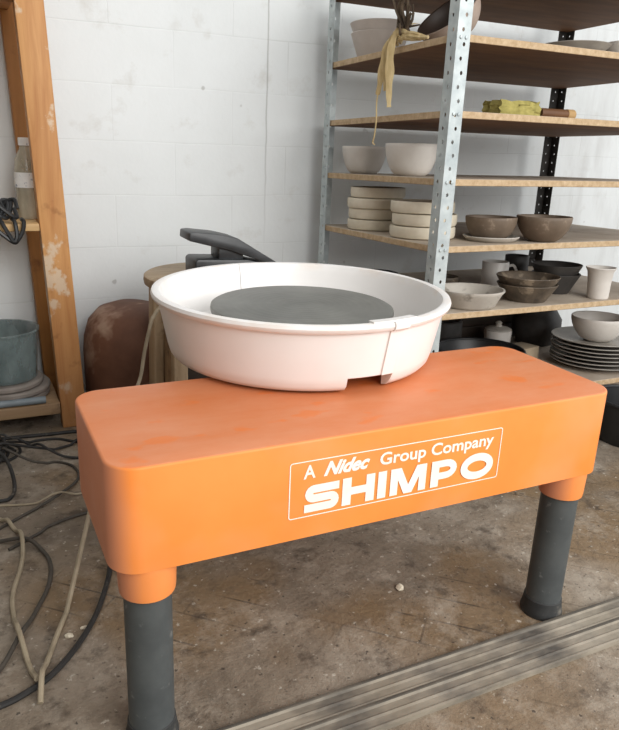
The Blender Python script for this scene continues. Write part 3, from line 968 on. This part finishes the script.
def strand(bm, pts, w, tw=0, seed=0):
    P = smooth_path(pts, 8)
    r_ = random.Random(seed)
    prev = None
    N = len(P)
    for i, p in enumerate(P):
        a = tw * i / N
        ww = w * (.72 + .16 * math.sin(i * .23 + seed) + .10 * math.sin(i * .61 + 2 * seed)) * (1 - .25 * i / N)
        side = Vector((.75 * math.cos(a), -.6 * math.cos(a), .1 * math.sin(a))) * ww / 2
        nn = Vector((.0012, .0016, 0))
        q = [bm.verts.new(p - side), bm.verts.new(p + nn * 2), bm.verts.new(p + side), bm.verts.new(p - nn)]
        if prev:
            for k in range(4):
                j = (k + 1) % 4
                bm.faces.new((prev[k], prev[j], q[j], q[k]))
        else:
            bm.faces.new(q)
        prev = q
    bm.faces.new(prev)
def loc_pts(pts):
    return [(a - .585, b - .87, c - zB) for a, b, c in pts]
def hang(pts, w, tw, sd):
    bm = bmesh.new(); strand(bm, loc_pts(pts), w, tw, sd)
    obj('raffia_strand', bm, M['raffia'], rb)
hang([(.600, .835, 1.205), (.572, .850, 1.195), (.552, .862, 1.165), (.547, .868, 1.12), (.547, .866, 1.07), (.547, .864, 1.02), (.548, .862, .985)], .036, .5, 1)
hang([(.600, .850, 1.200), (.570, .875, 1.185), (.550, .892, 1.15), (.546, .902, 1.10), (.546, .915, 1.05), (.546, .925, 1.022)], .032, -.5, 2)
hang([(.595, .846, 1.198), (.565, .866, 1.18), (.550, .880, 1.14), (.545, .886, 1.09), (.545, .884, 1.03)], .024, .7, 5)
bm = bmesh.new(); tube(bm, loc_pts([(.546, .922, 1.03), (.546, .928, 1.00), (.545, .924, .95), (.546, .932, .91), (.545, .938, .890), (.545, .928, .884)]), .0022, 6)
obj('raffia_strand', bm, M['raffia'], rb)
bm = bmesh.new()
rs = random.Random(11)
for k in range(14):
    a = Vector((.575 + rs.uniform(-.012, .006), .85 + rs.uniform(-.03, .03), 1.180 + rs.uniform(-.012, .02)))
    e = Vector((.580 + rs.uniform(-.03, .015), .84 - rs.uniform(-.05, .06), 1.245 + rs.uniform(-.05, .05)))
    mmid = (a + e) / 2 + Vector((rs.uniform(-.012, .006), rs.uniform(-.02, .02), rs.uniform(-.01, .02)))
    tube(bm, loc_pts([a, mmid, e]), lambda t: .0052 * (1.1 - .7 * t), 6, 4)
obj('twigs', bm, M['twig'], rb)
bm = bmesh.new()
for k in range(8):
    a0 = .85 + rs.uniform(-.02, .02)
    tube(bm, loc_pts([(.592, a0 + .05, 1.158 + .004 * k), (.570, a0 + .02, 1.160 + .005 * k), (.566, a0 - .04, 1.158 + rs.uniform(0, .02)), (.584, a0 - .09, 1.156)]), .0050, 6, 5)
obj('knot', bm, M['raffia'], rb)
pot('plate', 'grey plate lying low on the upper shelf left of a white bowl', 'plate', [(0, 0), (.072, 0), (.085, .010), (.100, .022), (.098, .024), (.083, .014), (0, .007)], 'plate_rim', (1.070, .704, zB))
pot('bowl', 'small white bowl at the right end of the upper shelf', 'bowl', bowl_prof(.072, .040, .060, .005, .5), 'cream_white', (1.256, .678, zB))

# the shelves lean back a little towards the wall; everything on them leans along
bpy.context.view_layer.update()
def lean(o, lv):
    piv = Matrix.Translation((0, RY0, lv))
    o.matrix_world = piv @ Matrix.Rotation(-.040, 4, 'X') @ piv.inverted() @ o.matrix_world
for o in list(bpy.data.objects):
    if o is rack or o.parent is not None or o.location.x < .5 or o.get('kind') or o.location.z < .1:
        continue
    lean(o, max(v for v in LV.values() if v <= o.location.z + .002) if o.name != 'tilted_bowl' and o.name != 'raffia_bundle' else LV['B'])
for o in rack.children:
    if o.name.startswith('shelf'):
        z = max(v.co.z for v in o.data.vertices)
        lean(o, z)

# ------------------------------------------------------------------ floor things
def rail(name, label, y0, y1, x0, x1, yaw):
    g = thing(name, label, 'rail', ((x0 + x1) / 2, (y0 + y1) / 2, 0), yaw, 'dusty rails on the floor')
    w = y1 - y0; L = (x1 - x0) / 2
    bm = bmesh.new()
    prism(bm, [(-w / 2, 0), (w / 2, 0), (w / 2, .009), (w / 2 - .003, .010), (w / 2 - .006, .007), (.004, .0075), (.001, .0095), (-.003, .0075), (-w / 2 + .007, .007), (-w / 2 + .004, .010), (-w / 2, .009)], 'x', -L, L)
    obj('channel', bm, M['rail'], g, smooth=False)
    bm = bmesh.new(); box(bm, -L, L, w / 2 - .003, w / 2 + .0025, .0, .0115, .001)
    obj('edge_strip', bm, M['rail_edge'], g, smooth=False)
    return g
rail('floor_rail', 'long dusty metal rail on the floor, the one touching the right tube leg', -.203, -.157, -1.1, 2.6, .0)
rail('floor_rail', 'long dusty metal rail on the floor, nearer the camera than its neighbour', -.252, -.206, -1.1, 2.6, -.0)

laid = []
def settle(pts, r, n=8):
    """let a cable lie on the floor and ride over those laid before it"""
    P = smooth_path([(p[0], p[1], (p[2] if len(p) > 2 else r)) for p in pts], n)
    Q = []
    for a, b in zip(P, P[1:]):
        m = max(1, int((b - a).length / .004))
        Q += [a.lerp(b, i / m) for i in range(m)]
    Q.append(P[-1])
    z = []
    for p in Q:
        need = max(r, p.z)
        for (qx, qy, qz, qr) in laid:
            if abs(qx - p.x) < .03 and abs(qy - p.y) < .03 and qz < .08 and p.z < .08:
                d2 = (qx - p.x) ** 2 + (qy - p.y) ** 2
                rr = r + qr + .0012
                if d2 < rr * rr:
                    need = max(need, qz + rr)
        z.append(need)
    for i in range(1, len(z)):
        z[i] = max(z[i], z[i - 1] - .45 * (Q[i] - Q[i - 1]).length)
    for i in range(len(z) - 2, -1, -1):
        z[i] = max(z[i], z[i + 1] - .45 * (Q[i] - Q[i + 1]).length)
    out = [Vector((p.x, p.y, h)) for p, h in zip(Q, z)]
    return out
def lay(paths, r):
    for P in paths:
        laid.extend((p.x, p.y, p.z, r) for p in P)
def cable(name, label, pts, r, mm, z=None, group=None):
    bm = bmesh.new()
    P = settle(pts, r)
    tube(bm, P, r, 8, 1)
    lay([P], r)
    return tag(obj(name, bm, M[mm]), label, 'cable', group)
# dense coil at the left edge
bm = bmesh.new()
rs = random.Random(21)
for k in range(8):
    cx, cy = -.592 + rs.uniform(-.03, .03), 1.00 + rs.uniform(-.04, .04)
    ra, rbb, ph = rs.uniform(.06, .10), rs.uniform(.05, .10), rs.uniform(0, 6)
    P = settle([(cx + ra * math.cos(a + ph), cy + rbb * math.sin(a + ph)) for a in (2 * PI * i / 12 for i in range(12))], .0042, 5)
    tube(bm, P, .0042, 7, 1)
    lay([P], .0042)
tag(obj('cable_coil', bm, M['black_cable']), 'heaped coil of black cable on the floor at the left edge', 'cable')
g = 'dark cables tangled on the floor under the timber shelf'
lb = 'dark cable, '
cable('tangled_cable', lb + 'the one bending in a hook beside the pale wire', [(-.64, .55), (-.572, .6), (-.493, .66), (-.43, .700, .012), (-.372, .785), (-.371, .861), (-.414, .911), (-.475, .895), (-.553, .937), (-.62, .95)], .0036, 'dust_cable', None, g)
cable('tangled_cable', lb + 'short one below the pale wire running under the deck', [(-.56, .50), (-.491, .547), (-.471, .568), (-.419, .59), (-.371, .601), (-.309, .613), (-.2, .63)], .0036, 'dust_cable', None, g)
cable('tangled_cable', lb + 'the wide arc reaching nearest the drum', [(-.62, .84), (-.554, .912), (-.479, 1.055), (-.401, 1.071), (-.344, 1.03), (-.27, .97)], .0037, 'black_cable', None, g)
cable('tangled_cable', lb + 'the straight one crossing from the left edge up to the post', [(-.66, .88), (-.554, .918), (-.437, .967, .010), (-.347, 1.015), (-.28, 1.06)], .0037, 'black_cable', None, g)
cable('tangled_cable', lb + 'the one sagging through the middle of the arc', [(-.64, 1.08), (-.547, 1.03), (-.484, .999), (-.417, .939, .013), (-.353, .915), (-.27, .90)], .0037, 'black_cable', None, g)
cable('tangled_cable', lb + 'the back one passing the foot of the timber post', [(-.66, 1.12), (-.566, 1.119), (-.50, 1.115), (-.40, 1.105), (-.335, 1.10), (-.26, 1.07)], .0055, 'black_cable', None, g)
cable('tangled_cable', lb + 'small loop at the left edge', [(-.64, .73), (-.565, .73), (-.541, .737), (-.526, .787), (-.533, .854), (-.555, .894, .012), (-.63, .92)], .0048, 'black_cable', None, g)
cable('black_cable', 'thick black cable curving across the floor beside the left tube leg', [(-.30, .62), (-.325, .54), (-.344, .461), (-.365, .376), (-.385, .304), (-.426, .203), (-.473, .126), (-.523, .07), (-.568, .043), (-.605, .031), (-.68, .02)], .0054, 'black_cable')
cable('dark_cable', 'dusty dark cable looping round the S-shaped beige cable', [(-.66, .57), (-.596, .554), (-.576, .541), (-.522, .511, .016), (-.491, .456), (-.485, .397), (-.499, .326), (-.533, .247), (-.562, .183, .016), (-.60, .119), (-.66, .05)], .0046, 'dust_cable')
cable('beige_cable', 'beige cable snaking in an S at the left edge of the floor', [(-.66, .70), (-.595, .66), (-.57, .64), (-.544, .589), (-.531, .507), (-.542, .42), (-.562, .34), (-.568, .275), (-.563, .178), (-.546, .057)], .0048, 'beige_cable')
cable('beige_cable', 'pale flex dropping from the wooden stool and running across the floor under the deck end', [(-.096, .79, .478), (-.135, .785, .455), (-.163, .78, .39), (-.176, .77, .32), (-.192, .76, .20), (-.208, .74, .08), (-.235, .71, .015), (-.27, .68), (-.315, .621), (-.37, .49), (-.419, .37), (-.467, .254), (-.507, .155), (-.533, .074, .012), (-.546, .009)], .0048, 'beige_cable')
cable('pale_wire', 'thin pale wire running straight across the floor toward the orange deck', [(-.66, .735), (-.588, .718), (-.566, .711), (-.49, .692), (-.40, .700), (-.302, .72), (-.22, .73)], .0028, 'beige_cable')
# black bucket right of the deck
bk = thing('black_bucket', 'black rubber bucket on the floor right of the orange deck', 'bucket', (1.285, .455, 0))
bm = bmesh.new(); lathe(bm, [(0, 0), (.094, 0), (.098, .012), (.104, .022), (.118, .135), (.113, .137), (.098, .020), (0, .012)], 48)
obj('bucket_body', bm, M['black'], bk)
bm = bmesh.new(); lathe(bm, [(.118 + .006 * math.cos(a), .137 + .006 * math.sin(a)) for a in (2 * PI * k / 10 for k in range(10))], 48, None, 0, True)
obj('bucket_rim', bm, M['black'], bk)
# crumbs of plaster on the floor
def crumb(label, x, y, s):
    bm = bmesh.new()
    bmesh.ops.create_icosphere(bm, subdivisions=2, radius=1)
    r_ = random.Random(int(x * 1000))
    for v in bm.verts:
        v.co *= r_.uniform(.75, 1.15)
        v.co = Vector((v.co.x * s * 1.4, v.co.y * s, max(v.co.z, -.6) * s * .7 + s * .42))
    o = obj('plaster_crumb', bm, M['plaster'], None, (x, y, 0), angle=20)
    tag(o, label, 'plaster crumb', 'plaster crumbs on the floor')
    o.rotation_euler = (0, 0, x * 7)
crumb('largest pale plaster crumb on the floor between the legs', .165, .055, .008)
crumb('small plaster crumb by the two beige cables', -.48, .165, .006)
crumb('tiny plaster crumb beside the black cable curve', -.452, .178, .005)

# ------------------------------------------------------------------ light
w = bpy.data.worlds.new('daylight')
bpy.context.scene.world = w
w.use_nodes = True
bg = w.node_tree.nodes['Background']
wt = w.node_tree
tc = wt.nodes.new('ShaderNodeTexCoord'); sxyz = wt.nodes.new('ShaderNodeSeparateXYZ')
wr_ = wt.nodes.new('ShaderNodeValToRGB')
mrg = wt.nodes.new('ShaderNodeMapRange')
wt.links.new(tc.outputs['Generated'], sxyz.inputs[0])
wt.links.new(sxyz.outputs['X'], mrg.inputs['Value'])
mrg.inputs['From Min'].default_value = -1; mrg.inputs['From Max'].default_value = 1
wt.links.new(mrg.outputs['Result'], wr_.inputs['Fac'])
wr_.color_ramp.elements[0].color = (.44, .45, .46, 1)
wr_.color_ramp.elements[1].color = (1.0, 1.02, 1.04, 1)
wt.links.new(wr_.outputs['Color'], bg.inputs['Color'])
bg.inputs['Strength'].default_value = 1.15
def area(name, loc, target, sx, sy, power, color):
    l = bpy.data.lights.new(name, 'AREA')
    l.shape = 'RECTANGLE'; l.size = sx; l.size_y = sy; l.energy = power; l.color = color
    o = bpy.data.objects.new(name, l)
    col.objects.link(o)
    o.location = loc
    o.rotation_euler = (Vector(target) - Vector(loc)).to_track_quat('-Z', 'Y').to_euler()
    return o
area('window_light', (1.0, -3.0, 2.2), (.1, .5, .4), 3.4, 2.0, 140, (1.0, .98, .95))

# ------------------------------------------------------------------ camera
cam = bpy.data.cameras.new('camera')
cam.sensor_fit = 'HORIZONTAL'; cam.sensor_width = 36; cam.lens = 712.164 * 36 / 619
cam.clip_start = .02
co = bpy.data.objects.new('camera', cam)
col.objects.link(co)
X = Vector((.90044, -.43306, .04078)); Y = Vector((.09937, .29608, .94998)); Z = Vector((-.42347, -.85135, .30964))
m4 = Matrix(((X.x, Y.x, Z.x, -.58732), (X.y, Y.y, Z.y, -.99055), (X.z, Y.z, Z.z, .89597), (0, 0, 0, 1)))
co.matrix_world = m4
sc = bpy.context.scene
sc.camera = co
sc.view_settings.view_transform = 'Standard'
sc.view_settings.look = 'None'
sc.view_settings.exposure = 0
sc.view_settings.gamma = 1
